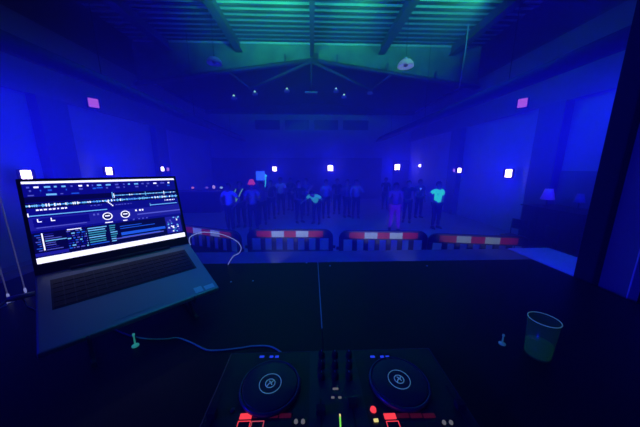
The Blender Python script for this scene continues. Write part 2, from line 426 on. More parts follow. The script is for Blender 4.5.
for uu in (.345, .37, .63, .66, .68): q(uu, .465, uu + .012, .49, 1 if uu > .6 else 6)
q(.03, .566, .30, .576, 6); q(.41, .60, .46, .612, 1); q(.53, .60, .56, .612, 1)
for uu in (.60, .64, .67, .70): q(uu, .60, uu + .014, .614, 6)
q(.18, .632, .26, .642, 1)
q(.046, .64, .053, .85, 1)
for k in range(8):
    vv = .655 + k * .027
    q(.012 + .008 * (k % 3), vv, .04, vv + .01, 6 if k % 2 else 5)
    q(.06, vv, .06 + R.uniform(.04, .10), vv + .009, 6 if k % 3 else 3)
q(.06, .735, .17, .745, 2); q(0, .875, .17, .915, 3)
for k in range(8):
    vv = .65 + k * .031
    words(.175, .285, vv, vv + .015, (5, 6, 2, 0, 3), .008, .024)
    q(.295, vv, .295 + R.uniform(.09, .12), vv + .013, R.choice((7, 2, 5)))
    q(.43, vv, .43 + R.uniform(.03, .06), vv + .013, R.choice((7, 2, 7)))
    if k in (1, 2, 4, 6): q(.50, vv, .50 + R.uniform(.12, .3), vv + .010, R.choice((5, 6, 5)))
q(.50, .775, .84, .815, 5); q(.46, .845, .82, .86, 6)
q(.85, .635, .985, .905, 3)
for k in range(34):
    a, b = R.uniform(.855, .965), R.uniform(.645, .88); q(a, b, a + .012, b + .016, R.choice((1, 2, 7, 6)))
q(0, .93, 1, 1.0, 1)
obj('screen', bm, SC, lid)
# stand
st = thing('laptop_stand', 'low dark stand holding the laptop tilted above the table', 'stand', (-.638, .7695, TZ)); st.rotation_euler = (0, 0, math.radians(45.5))
LRl = (Matrix.Rotation(math.radians(20.73), 4, 'X') @ Matrix.Rotation(math.radians(.44), 4, 'Y'))
def lp(x, y, z): return (LRl @ Vector((x, y, z))) + Vector((0, 0, 1.938 - TZ))
for s in (-1, 1):
    a, b, c = lp(s * .12, -.262, -.024), lp(s * .12, -.02, -.024), lp(s * .12, -.10, -.024)
    obj('arm', T([a, b], .005, 8), M['dark'], st)
    obj('lip', T([a, lp(s * .12, -.277, -.024), lp(s * .12, -.277, .004)], .003, 8), M['dark'], st)
    obj('strut', T([c, (s * .12, -.24, .008)], .005, 8), M['dark'], st)
    obj('strut', T([b, (s * .12, .08, .008)], .005, 8), M['dark'], st)
    obj('foot', T([(s * .12, -.26, .0062), (s * .12, .10, .0062)], .006, 8), M['dark'], st)
obj('crossbar', T([(-.12, .08, .0062), (.12, .08, .0062)], .006, 8), M['dark'], st)
# cables
lapw = lambda x, y, z: LR @ Vector((x, y, z)) + Vector((-.638, .7695, 1.938))
p0 = lapw(-.2005, -.06, -.008); p0o = lapw(-.245, -.058, -.008)
usb = thing('usb_cable', 'pale plug and short cable at the left side of the laptop', 'cable', p0)
bm = T([(0, 0, 0), p0o - p0], .007, 10); obj('plug', bm, M['gcable'], usb)
obj('cord', T(spline([p0o - p0, p0o - p0 + Vector((-.02, -.02, -.02)), atz(21, 299, 1.80) - p0, atz(27, 306, TZ + .0045) - p0, atz(38, 311, TZ + .003) - p0, atz(46, 312, TZ + .003) - p0]), .0022, 8), M['gcable'], usb)
e = lapw(.2035, .0, -.008)
pts = [e, aty(189.5, 238, .93), aty(196, 234, .96), aty(205, 232.2, 1.0), aty(220, 234, 1.04), aty(235, 240, 1.07), aty(241, 247, 1.085), aty(239, 253, 1.09), aty(233, 256.5, 1.09), atz(228, 264.5, TZ + .003)]
tag(obj('power_cable', T(spline(pts), .0016, 8), M['cable']), 'white cable looping out from the right side of the laptop', 'cable')
pts = [atz(108, 327, TZ + .003)] + [atz(x, y, TZ + .0025) for x, y in ((118, 331), (133, 336.5), (150, 339), (166, 339), (178, 338), (190, 342), (202, 348), (209, 350.3), (222, 350), (240, 348), (254, 346), (272, 347))] + [Vector((-.06, .50, TZ + .01)), Vector((-.055, .4835, TZ + .022))]
tag(obj('signal_cable', T(spline(pts), .0021, 8), M['gcable']), 'thin grey cable winding from below the laptop to the dj controller', 'cable')
# glowing pegs made up to stand in for glints on the table
M['clear'] = mat('peg_glint', (.3, .8, .5), .15, emit=(.05, .55, .5), es=.25)  # 'clear' holds the brighter glint glow of the made-up pegs
M['glint_d'] = mat('peg_glint_dim', (.25, .6, .4), .15, emit=(.05, .3, .4), es=.12)
for (x, y), h, m_, lab in (((135.5, 346), .038, 'clear', 'small glint peg beside the grey cable below the laptop'), ((502, 344), .03, 'glint_d', 'small glint peg left of the plastic cup')):
    p = atz(x, y, TZ)
    t = thing('glint_peg', lab, 'peg', p, 0, 'glint pegs on the tables')
    bm = bmesh.new(); lathe(bm, [(0, 0), (.0085, 0), (.0085, .003), (.004, .005), (0, .005)], seg=16); obj('foot', bm, M[m_], t)
    bm = bmesh.new(); lathe(bm, [(0, .005), (.0022, .005), (.0018, h * .8), (.0032, h * .86), (.0032, h), (0, h)], seg=12); obj('glint_stem', bm, M[m_], t)
# tiny pale discs made up to stand in for specks of glint
for k, ((x, y), wh) in enumerate((((306.5, 260.5), 'near the seam at the back edge of the table'), ((427, 266), 'at the right half of the table near its back edge'), ((253, 281), 'left of the seam, midway up the left table'), ((231, 282), 'left table, close to the laptop corner'), ((330, 266), 'just right of the seam near the back edge'))):
    p = atz(x, max(y, 263), TZ); bm = bmesh.new(); lathe(bm, [(0, 0), (.004, 0), (.004, .002), (0, .0035)], seg=10)
    tag(obj('button', bm, M['sticker'], loc=p), 'tiny pale disc marking a glint ' + wh, 'button', 'tiny glint discs on the tables')  # 'button' discs stand in for specks of glint

# ------------------------------------------------------------------ plastic cup
cb = atz(537, 354.5, TZ)
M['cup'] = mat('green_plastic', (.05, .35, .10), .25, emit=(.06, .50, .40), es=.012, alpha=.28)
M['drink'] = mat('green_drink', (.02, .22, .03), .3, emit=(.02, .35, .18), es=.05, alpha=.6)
CUP = 0
cup = thing('plastic_cup', 'translucent green plastic cup of drink on the right table', 'cup', cb)
bm = bmesh.new(); lathe(bm, [(0, 0), (.0268, 0), (.0274, .002), (.0318, .103), (.0307, .103), (.0262, .004), (0, .004)], seg=40); obj('tumbler', bm, M['cup'], cup)
bm = bmesh.new()
prof = [(.0318 + .0011 * math.cos(a), .103 + .0011 * math.sin(a)) for a in [2 * PI * k / 8 for k in range(8)]]
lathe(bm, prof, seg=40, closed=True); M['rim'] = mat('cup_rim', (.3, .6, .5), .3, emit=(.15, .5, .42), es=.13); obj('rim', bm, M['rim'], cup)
bm = bmesh.new(); lathe(bm, [(0, .0045), (.0258, .0045), (.0275, .036), (0, .036)], seg=36); obj('drink', bm, M['drink'], cup)

# ------------------------------------------------------------------ dj controller
CX, CY = .0445, .352
dj = thing('dj_controller', 'black two deck dj controller with glowing red pads', 'dj controller', (CX, CY, TZ))
bh = .046
obj('body', B(((-.241, -.142, .006), (.241, .132, bh))), M['plastic'], dj, bevel=.004)
for sx in (-1, 1):
    for sy in (-.12, .11): 
        bm = bmesh.new(); lathe(bm, [(0, 0), (.01, 0), (.01, .006), (0, .006)], (sx * .22, sy, 0), 12); obj('foot', bm, M['rubber'], dj)
obj('mixer_plate', B(((-.052, -.138, bh), (.052, .128, bh + .0012))), M['plastic2'], dj)
M['led_blue'] = glow('led_blue', (.02, .06, 1), .75); M['led_red'] = glow('led_red', (1, .05, .07), 1.0); M['led_rd'] = glow('led_red_dim', (.5, .02, .10), .07)
M['led_pink'] = glow('led_pink', (1, .12, .18), .55); M['led_green'] = glow('led_green', (.25, 1, .12), .8); M['led_yel'] = glow('led_yellow', (1, .85, .3), .8); M['led_grey'] = glow('led_grey', (.5, .5, .6), .22)
M['logo'] = mat('jog_print', (.55, .75, .75), .35, emit=(.2, .6, .6), es=.16)
M['jogrim'] = mat('jog_rim', (.07, .12, .12), .3, .3)
M['jogtop'] = mat('jog_top', (.03, .045, .05), .38)
def dpx(x, y, dz=.0): 
    p = atz(x, y, TZ + bh + dz); return Vector((p.x - CX, p.y - CY, bh + dz))
for s, cx in ((-1, -.1305), (1, .1305)):
    jc = (cx, .0385, bh)
    jw = obj('jog_wheel', (lambda bm: (lathe(bm, [(0, .0), (.0588, 0), (.0602, .004), (.0590, .0085), (.0555, .0095), (.0555, .0085), (0, .0085)], (0, 0, 0), 56), bm)[1])(bmesh.new()), M['jogrim'], dj, loc=jc)
    bm = bmesh.new(); lathe(bm, [(0, .0086), (.055, .0086), (.052, .0096), (.022, .0102), (0, .0102)], seg=56); obj('platter', bm, M['jogtop'], jw)
    bm = bmesh.new()
    lathe(bm, [(.0208, .0103), (.0222, .0103), (.0222, .0108), (.0208, .0108)], seg=40, closed=True)
    lathe(bm, [(.0085, .0103), (.0102, .0103), (.0102, .0107), (.0085, .0107)], seg=26, closed=True)
    tube(bm, [(-.0058, -.0062, .0106), (-.001, .001, .0106), (.001, -.001, .0106), (.0058, .0062, .0106)], .0011, 6)
    tube(bm, [(-.003, .005, .0106), (.0005, .0025, .0106), (.004, -.004, .0106)], .0009, 6)
    obj('logo_print', bm, M['logo'], jw)
    # blue buttons above the wheel
    for x0, w_ in ((262, 5), (271.5, 4), (277, 4)) if s < 0 else ((372.5, 5), (382, 4), (387.5, 4)):
        a = dpx(x0, 357.0); obj('loop_button', B(((a.x - .0021 * w_ / 2, a.y - .0026, bh), (a.x + .0021 * w_ / 2, a.y + .0026, bh + .002))), M['led_blue'], dj, bevel=.0006)
    # pads
    x0 = 246.5 if s < 0 else 390.5
    for k in range(4):
        a = dpx(x0 + 13.1 * k * (1 if s < 0 else 1), 416.5)
        lit = M['led_red'] if k == 0 else M['led_rd']
        obj('mode_button', B(((a.x - .0115, a.y - (.0050 if k == 0 else .0028), bh), (a.x + .0095, a.y + .0045, bh + .002))), lit, dj, bevel=.0006)
        for r in range(2):
            yc = a.y - .021 - r * .028
            if yc < -.13: continue
            pd = obj('pad', B(((a.x - .0125, yc - .0125, bh), (a.x + .0115, yc + .0125, bh + .003))), M['plastic'], dj, bevel=.001)
            on = (k < 2 if s < 0 else k == 0)
            bm = bmesh.new(); X0, X1, Y0, Y1, w_ = a.x - .0115, a.x + .0105, yc - .0115, yc + .0115, .0013
            for l, h in (((X0, Y1 - w_), (X1, Y1)), ((X0, Y0), (X1, Y0 + w_)), ((X0, Y0 + w_), (X0 + w_, Y1 - w_)), ((X1 - w_, Y0 + w_), (X1, Y1 - w_))):
                box(bm, (l[0], l[1], bh + .003), (h[0], h[1], bh + .0034))
            obj('pad_glow', bm, (M['led_red'] if k == 0 else M['led_pink']) if on else M['dark'], pd)
    # cue / play buttons on the inner lower corner and outer side
    for (x, y, r, mm) in (((296, 422, .0032, 'led_grey'), (303, 422, .0032, 'led_grey'), (233, 411, .004, 'plastic2')) if s < 0 else ((373.2, 410, .0052, 'led_red'), (444, 423, .003, 'led_grey'), (451, 423, .003, 'led_grey'))):
        a = dpx(x, y); bm = bmesh.new(); lathe(bm, [(0, .003), (r, .003), (r * 1.1, 0), (0, 0)], tuple(a), 20); obj('button', bm, M[mm], dj)
    if s > 0:
        a = dpx(376, 421); obj('cue_button', B(((a.x - .004, a.y - .0022, bh), (a.x + .004, a.y + .0022, bh + .003))), M['led_yel'], dj, bevel=.0006)
    # tempo fader outside
    tx = s * .224
    obj('tempo_slot', B(((tx - .002, -.06, bh), (tx + .002, .03, bh + .0008))), M['rubber'], dj)
    obj('tempo_fader', B(((tx - .008, -.02, bh + .0008), (tx + .008, -.008, bh + .014))), M['rubber'], dj, bevel=.001)
# mixer knobs in three columns
for x in (321.5, 335, 349):
    for y in (357, 367.5, 378.5):
        a = dpx(x, y); kn = bmesh.new(); lathe(kn, [(0, .014), (.0055, .014), (.0068, .0115), (.0072, .0012), (0, .0012)], (0, 0, 0), 20)
        ko = obj('knob', kn, M['rubber'], dj, loc=(a.x, a.y, bh))
        obj('pointer', B(((-.0006, .001, .0141), (.0006, .0055, .0146))), M['gcable'], ko)
for (x, y, w_) in ((335.5, 389.6, .011), (332.8, 398.3, .006), (339.8, 398.3, .006)):
    a = dpx(x, y); obj('button', B(((a.x - w_ / 2, a.y - .0016, bh + .0012), (a.x + w_ / 2, a.y + .0016, bh + .003))), M['led_grey'], dj)
for x, y in ((320.8, 413), (352.5, 406)):
    a = dpx(x, 408); b = dpx(x, y)
    obj('fader_slot', B(((a.x - .0016, a.y - .045, bh + .0012), (a.x + .0016, a.y + .016, bh + .0018))), M['rubber'], dj)
    obj('fader', B(((b.x - .0085, b.y - .0065, bh + .0018), (b.x + .0085, b.y + .0065, bh + .013))), M['rubber'], dj, bevel=.0012)
for k in range(6):
    a = dpx(340.0 + k * .12, 416 + k * 3.1); obj('level_led', B(((a.x - .0013, a.y - .0022, bh + .0012), (a.x + .0013, a.y + .0022, bh + .0022))), M['led_yel'] if k == 0 else M['led_green'], dj)

# ------------------------------------------------------------------ barriers
def barrier(label, loc, rz):
    t = thing('safety_barrier', label, 'barrier', loc, rz, 'red and white barriers before the stage')
    L, th_ = .87, .03
    bm = bmesh.new()
    arc = lambda x0, s: [(s * (x0 + .17 * math.sin(a)), .85 + .17 * math.cos(a)) for a in [PI / 2 * k / 6 for k in range(7)]]
    right = arc(L - .17, 1); left = arc(L - .17, -1)[::-1]
    # rounded top head panel down to the slots
    prism(bm, [(-L, .84)] + left + right + [(L, .84)], -th_, th_)
    box(bm, (-L, -th_, .12), (-L + .09, th_, .84)); box(bm, (L - .09, -th_, .12), (L, th_, .84))
    box(bm, (-L + .09, -th_, .12), (L - .09, th_, .58))
    n = 7; w_ = (2 * L - .18) / n
    for k in range(1, n):
        x = -L + .09 + k * w_; box(bm, (x - .045, -th_ * .8, .58), (x + .045, th_ * .8, .84))
    obj('frame', bm, M['barrier'], t, bevel=.006)
    bm = bmesh.new(); bw = 1.36 / 5
    for k in range(5):
        wd = (.30, .25, .24, .25, .30)[k]; x = -.67 + sum((.30, .25, .24, .25, .30)[:k])
        box(bm, (x, -th_ - .006, .865), (x + wd, -th_, .99), k % 2)
    obj('reflective_board', bm, [M['red'], M['white']], t)
    for s in (-1, 1):
        obj('foot', B(((s * .62 - .09, -.24, 0), (s * .62 + .09, .24, .05)), ((s * .62 - .05, -.04, .05), (s * .62 + .05, .04, .13))), M['rubber'], t, bevel=.01)
        obj('hook', B((((L if s > 0 else -L - .05), -.012, .62), ((L + .05 if s > 0 else -L), .012, .68))), M['barrier'], t)
    return t
def bar_at(x0, y0, x1, y1):
    a, b = atz(x0, y0, .995), atz(x1, y1, .995); c = (a + b) / 2
    return (c.x, c.y, 0), math.atan2(b.y - a.y, b.x - a.x)
l0, r0 = bar_at(251, 230.4, 329, 230.4)
BARS = [(l0[0], l0[1], r0)]
b0 = barrier('red and white barrier second from the left, left of the centre line', l0, r0)
for a, lab in (((344, 231.6, 423, 232.2), 'red and white barrier right of the centre, under the purple lit dancer'), ((437, 234.6, 520, 237.6), 'rightmost red and white barrier, near the pale patch'), ((177, 229.6, 240, 229.4), 'leftmost red and white barrier, partly behind the laptop screen')):
    l, r = bar_at(*a)
    if a[0] < 200: c_ = atz(207, 228.6, .995); l, r = (c_.x, c_.y, 0), -.42
    dup(b0, l, r, lab)
    BARS.append((l[0], l[1], r))

# ------------------------------------------------------------------ people
def skin_mesh(name, verts, edges, rad, m, parent=None, root=0, sub=1):
    me = bpy.data.meshes.new(name); me.from_pydata([tuple(v) for v in verts], edges, [])
    o = bpy.data.objects.new(name, me); COL.objects.link(o)
    sk = o.modifiers.new('skin', 'SKIN'); ss = o.modifiers.new('sub', 'SUBSURF'); ss.levels = ss.render_levels = sub
    lay = me.skin_vertices[0].data if len(me.skin_vertices) else None
    for i, r in enumerate(rad):
        rr = r if isinstance(r, tuple) else (r, r)
        lay[i].radius = rr; lay[i].use_root = (i == root)
    # every loose chain needs a root
    seen = set(); adj = {i: [] for i in range(len(verts))}
    for a, b in edges: adj[a].append(b); adj[b].append(a)
    for i in range(len(verts)):
        if i in seen: continue
        comp = []; stack = [i]
        while stack:
            k = stack.pop()
            if k in seen: continue
            seen.add(k); comp.append(k); stack += adj[k]
        if root not in comp: lay[comp[0]].use_root = True
    dg = bpy.context.evaluated_depsgraph_get(); dg.update()
    me2 = bpy.data.meshes.new_from_object(o.evaluated_get(dg)); me2.name = name
    o.modifiers.clear(); o.data = me2
    for p in me2.polygons: p.use_smooth = True
    me2.materials.clear(); me2.materials.append(m)
    if parent: o.parent = parent
    return o
POSES = {  # (left elbow, left hand, right elbow, right hand) offsets from the shoulder, body frame facing +Y, X to the body's right
    'stand': ((-.06, -.02, -.28), (-.05, .06, -.53), (.06, -.02, -.28), (.05, .06, -.53)),
    'bent': ((-.16, .02, -.24), (-.02, .22, -.22), (.07, -.02, -.28), (.04, .14, -.48)),
    'hips': ((-.20, -.06, -.22), (-.05, .05, -.42), (.20, -.06, -.22), (.05, .05, -.42)),
    'raise': ((-.05, .0, -.28), (-.03, .10, -.52), (.12, .14, .10), (.06, .22, .36)),
    'raise2': ((-.16, .10, .16), (-.10, .16, .42), (.16, .10, .16), (.10, .16, .42)),
    'reach': ((-.06, -.02, -.28), (-.06, .08, -.53), (.25, .05, -.15), (.44, .16, -.12)),
    'hold': ((-.08, .08, -.26), (.02, .28, -.16), (.08, .08, -.26), (-.02, .28, -.16)),
    'dance': ((-.20, .06, -.14), (-.28, .22, .06), (.18, .06, -.20), (.26, .24, -.10)),
}
def person(px, Y, facing, label, shirt, trousers=None, pose='stand', h=1.72, lean=0.0, step=.0, hairlen=0, long=False, group='dancers on the hall floor'):
    p = aty(px, 200, Y); k = h / 1.72
    fz = math.radians(facing)
    L = lambda v: Vector(v) * k
    le, lh, re_, rh = POSES[pose]
    def up(v):                                               # lean the upper body forwards about the pelvis
        v = Vector(v); d = v - Vector((0, 0, .93)); c, s_ = math.cos(lean), math.sin(lean)
        return L((v.x, d.y * c + d.z * s_, .93 + d.z * c - d.y * s_))
    SL, SR = Vector((-.185, 0, 1.40)), Vector((.185, 0, 1.40))
    V = {}; V['pel'] = L((0, 0, .93)); V['wai'] = up((0, 0, 1.08)); V['che'] = up((0, .01, 1.28)); V['nb'] = up((0, -.005, 1.42)); V['nk'] = up((0, .01, 1.50))
    V['jaw'] = up((0, .03, 1.565)); V['hd'] = up((0, .02, 1.635)); V['top'] = up((0, .01, 1.685)); V['nose'] = up((0, .125, 1.60))
    V['el'] = up((-.088, .015, 1.61)); V['er'] = up((.088, .015, 1.61))
    V['sl'] = up(SL); V['sr'] = up(SR); V['e1'] = up(SL + Vector(le)); V['e2'] = up(SR + Vector(re_)); V['w1'] = up(SL + Vector(lh)); V['w2'] = up(SR + Vector(rh))
    V['hl'] = L((-.095, 0, .88)); V['hr'] = L((.095, 0, .88))
    V['k1'] = L((-.11, .03 + step * .5, .49)); V['k2'] = L((.11, .03 - step * .3, .49)); V['a1'] = L((-.12, step, .085)); V['a2'] = L((.12, -step, .085))
    V['t1'] = V['a1'] + L((-.02, .15, -.05)); V['t2'] = V['a2'] + L((.02, .15, -.05))
    for n, (a, b) in (('1', ('e1', 'w1')), ('2', ('e2', 'w2'))):
        d = (V[b] - V[a]).normalized(); V['p' + n] = V[b] + d * .075 * k
    names = list(V); ix = {n: i for i, n in enumerate(names)}
    R_ = dict(pel=.115, wai=.105, che=.12, nb=.075, nk=.052, jaw=.068, hd=.088, top=.062, nose=.012, el=.014, er=.014, sl=.058, sr=.058, e1=.038, e2=.038, w1=.026, w2=.026,
              hl=.085, hr=.085, k1=.052, k2=.052, a1=.037, a2=.037, t1=.03, t2=.03, p1=.03, p2=.03)
    E = [('pel', 'wai'), ('wai', 'che'), ('che', 'nb'), ('nb', 'nk'), ('nk', 'jaw'), ('jaw', 'hd'), ('hd', 'top'), ('jaw', 'nose'), ('hd', 'el'), ('hd', 'er'), ('nb', 'sl'), ('nb', 'sr'), ('sl', 'e1'), ('e1', 'w1'), ('w1', 'p1'),
         ('sr', 'e2'), ('e2', 'w2'), ('w2', 'p2'), ('pel', 'hl'), ('pel', 'hr'), ('hl', 'k1'), ('k1', 'a1'), ('a1', 't1'), ('hr', 'k2'), ('k2', 'a2'), ('a2', 't2')]
    vs = [V[n] for n in names]; ed = [(ix[a], ix[b]) for a, b in E]; rd = [R_[n] * k for n in names]
    for n, sgn in (('1', 1), ('2', -1)):                      # five fingers each, rooted in the palm
        d = (V['p' + n] - V['w' + n]).normalized(); sd = d.cross(Vector((0, 1, 0)));
        if sd.length < .2: sd = d.cross(Vector((0, 0, 1)))
        sd.normalize(); nn = sd.cross(d)
        for f in range(4):
            a = V['p' + n] + sd * (f - 1.5) * .019; ln = (.05, .062, .058, .045)[f]
            b = a + d * (.02 + ln * .5); c = b + (d * .85 + nn * .5) * ln * .6
            i0 = len(vs); vs += [a, b, c]; rd += [.009, .0085, .0075]; ed += [(i0, i0 + 1), (i0 + 1, i0 + 2)]
        a = V['w' + n] + d * .03; b = a + (sd * sgn * .035 + d * .03); c = b + d * .03
        i0 = len(vs); vs += [a, b, c]; rd += [.011, .01, .008]; ed += [(i0, i0 + 1), (i0 + 1, i0 + 2)]
    body = skin_mesh('person', vs, ed, rd, M['skin'])
    body.location = (p.x, p.y, 0.0); body.rotation_euler = (0, 0, fz)
    tag(body, label, 'person', group)
    # eyes and mouth joined into the same mesh
    bm = bmesh.new(); bm.from_mesh(body.data); body.data.materials.append(M['eye'])
    zmin = min(v.co.z for v in bm.verts)
    for v in bm.verts: v.co.z -= zmin
    for sx in (-.034, .034):
        c = up((sx, .098, 1.635)); r = bmesh.ops.create_uvsphere(bm, u_segments=8, v_segments=6, radius=.013 * k, matrix=Matrix.Translation(c + Vector((0, 0, -zmin))))
        for v in r['verts']:
            for f in v.link_faces: f.material_index = 1
    c = up((0, .097, 1.555)); r = bmesh.ops.create_cube(bm, size=1, matrix=Matrix.Translation(c + Vector((0, 0, -zmin))) @ Matrix.Diagonal((.045, .012, .008, 1)))
    for v in r['verts']:
        for f in v.link_faces: f.material_index = 1
    bm.to_mesh(body.data); bm.free()
    dzv = Vector((0, 0, -zmin))
    # shirt
    sn = ['pel', 'wai', 'che', 'nb', 'sl', 'sr']; sv = [V[n] + dzv for n in sn]; sv[0] = (V['pel'] + (V['wai'] - V['pel']) * .1) + dzv
    g = .95 if long else .62
    sv += [V['sl'].lerp(V['e1'], g) + dzv, V['sr'].lerp(V['e2'], g) + dzv]
    sr_ = [.138 * k, .128 * k, .140 * k, .092 * k, .078 * k, .078 * k, .062 * k, .062 * k]
    se = [(0, 1), (1, 2), (2, 3), (3, 4), (3, 5), (4, 6), (5, 7)]
    if long:
        sv += [V['e1'].lerp(V['w1'], .85) + dzv, V['e2'].lerp(V['w2'], .85) + dzv]; sr_ += [.044 * k, .044 * k]; se += [(6, 8), (7, 9)]
    skin_mesh('shirt', sv, se, sr_, shirt, body)
    # trousers
    tv = [V['pel'], V['hl'], V['hr'], V['k1'], V['k2'], V['a1'] + L((0, 0, .03)), V['a2'] + L((0, 0, .03))]
    skin_mesh('trousers', [v + dzv for v in tv], [(0, 1), (0, 2), (1, 3), (3, 5), (2, 4), (4, 6)], [r * k for r in (.13, .108, .108, .074, .074, .058, .058)], trousers or M['jeans'], body)
    # shoes
    for a, t_ in (('a1', 't1'), ('a2', 't2')):
        bm = bmesh.new(); A = V[a] + dzv; Tt = V[t_] + dzv
        d = (Tt - A); d.z = 0; d.normalize(); sd = Vector((d.y, -d.x, 0)); n_ = 10
        lay = []
        for z, gr in ((0, 1), (.035, 1), (.075, .8), (.10, .5)):
            cx = A + d * (.055 if gr > .9 else .03 * gr); cx.z = z * k
            lay.append([bm.verts.new(cx + d * math.cos(q_) * (.145 if gr > .9 else .11 * gr) * k + sd * math.sin(q_) * .052 * gr ** .4 * k) for q_ in [2 * PI * j / n_ for j in range(n_)]])
        for i in range(3):
            for j in range(n_): bm.faces.new((lay[i][j], lay[i][(j + 1) % n_], lay[i + 1][(j + 1) % n_], lay[i + 1][j]))
        bm.faces.new(lay[0][::-1]); bm.faces.new(lay[-1]); obj('shoe', bm, M['shoe'], body)
    # hair
    bm = bmesh.new(); bmesh.ops.create_uvsphere(bm, u_segments=16, v_segments=10, radius=.104 * k)
    for v in bm.verts:
        v.co.z *= 1.06
        if v.co.y > .03 * k and v.co.z < .035 * k: v.co *= .72
        elif v.co.z < -.02 * k:
            v.co.z *= (1 + hairlen * 2.4) if v.co.y < .03 * k else 1
    hr = obj('hair', bm, M['hair'], body); hr.location = up((0, .0, 1.645)) + dzv; hr.rotation_euler = (-lean, 0, 0)
    for f in hr.data.polygons: f.use_smooth = True
    body['_rt'] = 1; del body['_rt']
    return body, V, dzv, up
def world(body, v): return Matrix.Translation(body.location) @ Matrix.Rotation(body.rotation_euler.z, 4, 'Z') @ v

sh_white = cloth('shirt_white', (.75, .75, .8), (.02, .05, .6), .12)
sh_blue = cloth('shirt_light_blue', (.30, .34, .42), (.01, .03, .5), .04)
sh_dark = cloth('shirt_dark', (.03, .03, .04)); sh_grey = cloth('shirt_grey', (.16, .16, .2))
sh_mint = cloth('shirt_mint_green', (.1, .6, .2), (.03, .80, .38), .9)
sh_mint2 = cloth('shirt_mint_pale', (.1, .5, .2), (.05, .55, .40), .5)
tr_purple_lit = cloth('trousers_purple_lit', (.25, .15, .3), (.12, .01, .45), .28)  # emission stands in for purple light on the trousers
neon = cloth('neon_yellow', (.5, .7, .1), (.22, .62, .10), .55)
def glowcloth(n, c, s): 
    return cloth(n, c, c, s)

person(229, 8.0, 165, 'person in a bright pale tee with one arm bent, left of the neon sash wearer', sh_white, pose='hips', step=.05)
b, V, dz, up = person(240.5, 8.75, 175, 'person in dark clothes wearing a neon green sash', sh_dark, pose='stand', h=1.74)
bm = bmesh.new(); tube(bm, spline([up((-.13, .05, 1.46)) + dz, up((-.09, .165, 1.34)) + dz, up((0, .175, 1.16)) + dz, up((.10, .16, 1.04)) + dz, up((.15, .06, .99)) + dz]), .018, 6)
tube(bm, spline([up((.13, .05, 1.46)) + dz, up((.12, .165, 1.34)) + dz, up((.10, .175, 1.18)) + dz, up((.10, .165, 1.05)) + dz]), .016, 6); obj('neon_sash', bm, neon, b)
b, V, dz, up = person(252.5, 8.2, 190, 'person in a blue shirt wearing a glowing red cap', sh_blue, pose='hold', h=1.74)
bm = bmesh.new(); lathe(bm, [(.0, .16), (.06, .145), (.10, .08), (.112, .0), (.15, -.012), (.15, -.02), (.105, -.02)], seg=20)
cp = obj('glowing_cap', bm, cloth('cap_red', (.7, .05, .1), (.85, .06, .12), .55), b); cp.location = up((0, .01, 1.685)) + dz
b, V, dz, up = person(262, 9.2, 180, 'person holding a pale square card up beside their head', sh_grey, pose='raise2', h=1.68)
hp = world(b, V['p1'] + dz); hp2 = world(b, V['p2'] + dz); c = (hp + hp2) / 2
cc = aty(260.5, 176, 9.04)
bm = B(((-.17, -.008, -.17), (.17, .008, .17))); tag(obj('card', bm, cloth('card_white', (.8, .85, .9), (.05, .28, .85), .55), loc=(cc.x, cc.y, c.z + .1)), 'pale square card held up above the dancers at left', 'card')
b, V, dz, up = person(271, 10.2, 200, 'person holding up a bent green glow stick', sh_dark, pose='raise', h=1.7)
hp = world(b, V['p2'] + dz)
pts = [hp + Vector(v) for v in ((-.04, -.02, .12), (.02, -.03, .10), (.0, -.03, .0), (-.01, -.03, -.18), (-.04, -.03, -.36))]
tag(obj('glow_stick', T(spline(pts), [.05] * 9 + [.045] * 8 + [.018] * 8 + [.016] * 8, 8), glowcloth('glow_green', (.06, .9, .55), .95)), 'bent cyan green glow stick in a raised hand', 'glow stick')
person(281, 11.2, 185, 'person in a plain light blue tee right of the green glow stick', sh_white, pose='stand', h=1.78)
person(291, 12.2, 150, 'person in dark clothes far back, right of the light blue tee', sh_dark, pose='bent')
person(299, 9.4, 210, 'person in dark clothes dancing left of the mint tee', sh_dark, pose='dance')
person(306, 10.9, 160, 'person in a grey top between the dark dancer and the mint tee', sh_grey, pose='bent', h=1.75)
person(316.5, 9.2, 160, 'person in a mint green tee bending forwards near the centre', sh_mint2, pose='dance', h=1.68, lean=.95)
person(326, 10.3, 190, 'person in a light blue tee just right of the bending dancer', sh_blue, pose='stand')
person(337, 11.2, 170, 'person in dark clothes behind the centre of the floor', sh_dark, pose='hold')
person(347, 10.4, 200, 'person in a grey top left of the long sleeved white top', sh_grey, pose='dance')
person(356, 10.2, 180, 'person in a pale long sleeved top right of centre', sh_blue, pose='bent', long=True)
person(395.5, 8.0, 175, 'person in purple lit trousers standing alone right of centre', cloth('shirt_purple', (.22, .15, .3), (.05, .01, .5), .10), tr_purple_lit, pose='stand', step=.12)
b, V, dz, up = person(408, 9.3, 150, 'person in dark clothes with glinting wristbands beside the purple trousers', sh_dark, pose='dance')
for n in ('1', '2'):
    bm = bmesh.new(); a = V['w' + n] + dz; d = (V['w' + n] - V['e' + n]).normalized(); tube(bm, [a - d * .03, a + d * .03], .036, 10); obj('wrist_glint', bm, glowcloth('glint_cyan', (.2, .5, 1.0), .5), b)  # emissive bands stand in for cyan glints at the wrists
person(419, 10.2, 185, 'person in a grey blue top left of the bright green tee', sh_grey, pose='stand')
person(437.5, 8.3, 192, 'person in a bright mint green tee reaching to the left', sh_mint, pose='reach', h=1.74)
person(385, 12.5, 170, 'person in dark clothes far back under the right far wall light', sh_dark, pose='stand', h=1.7)

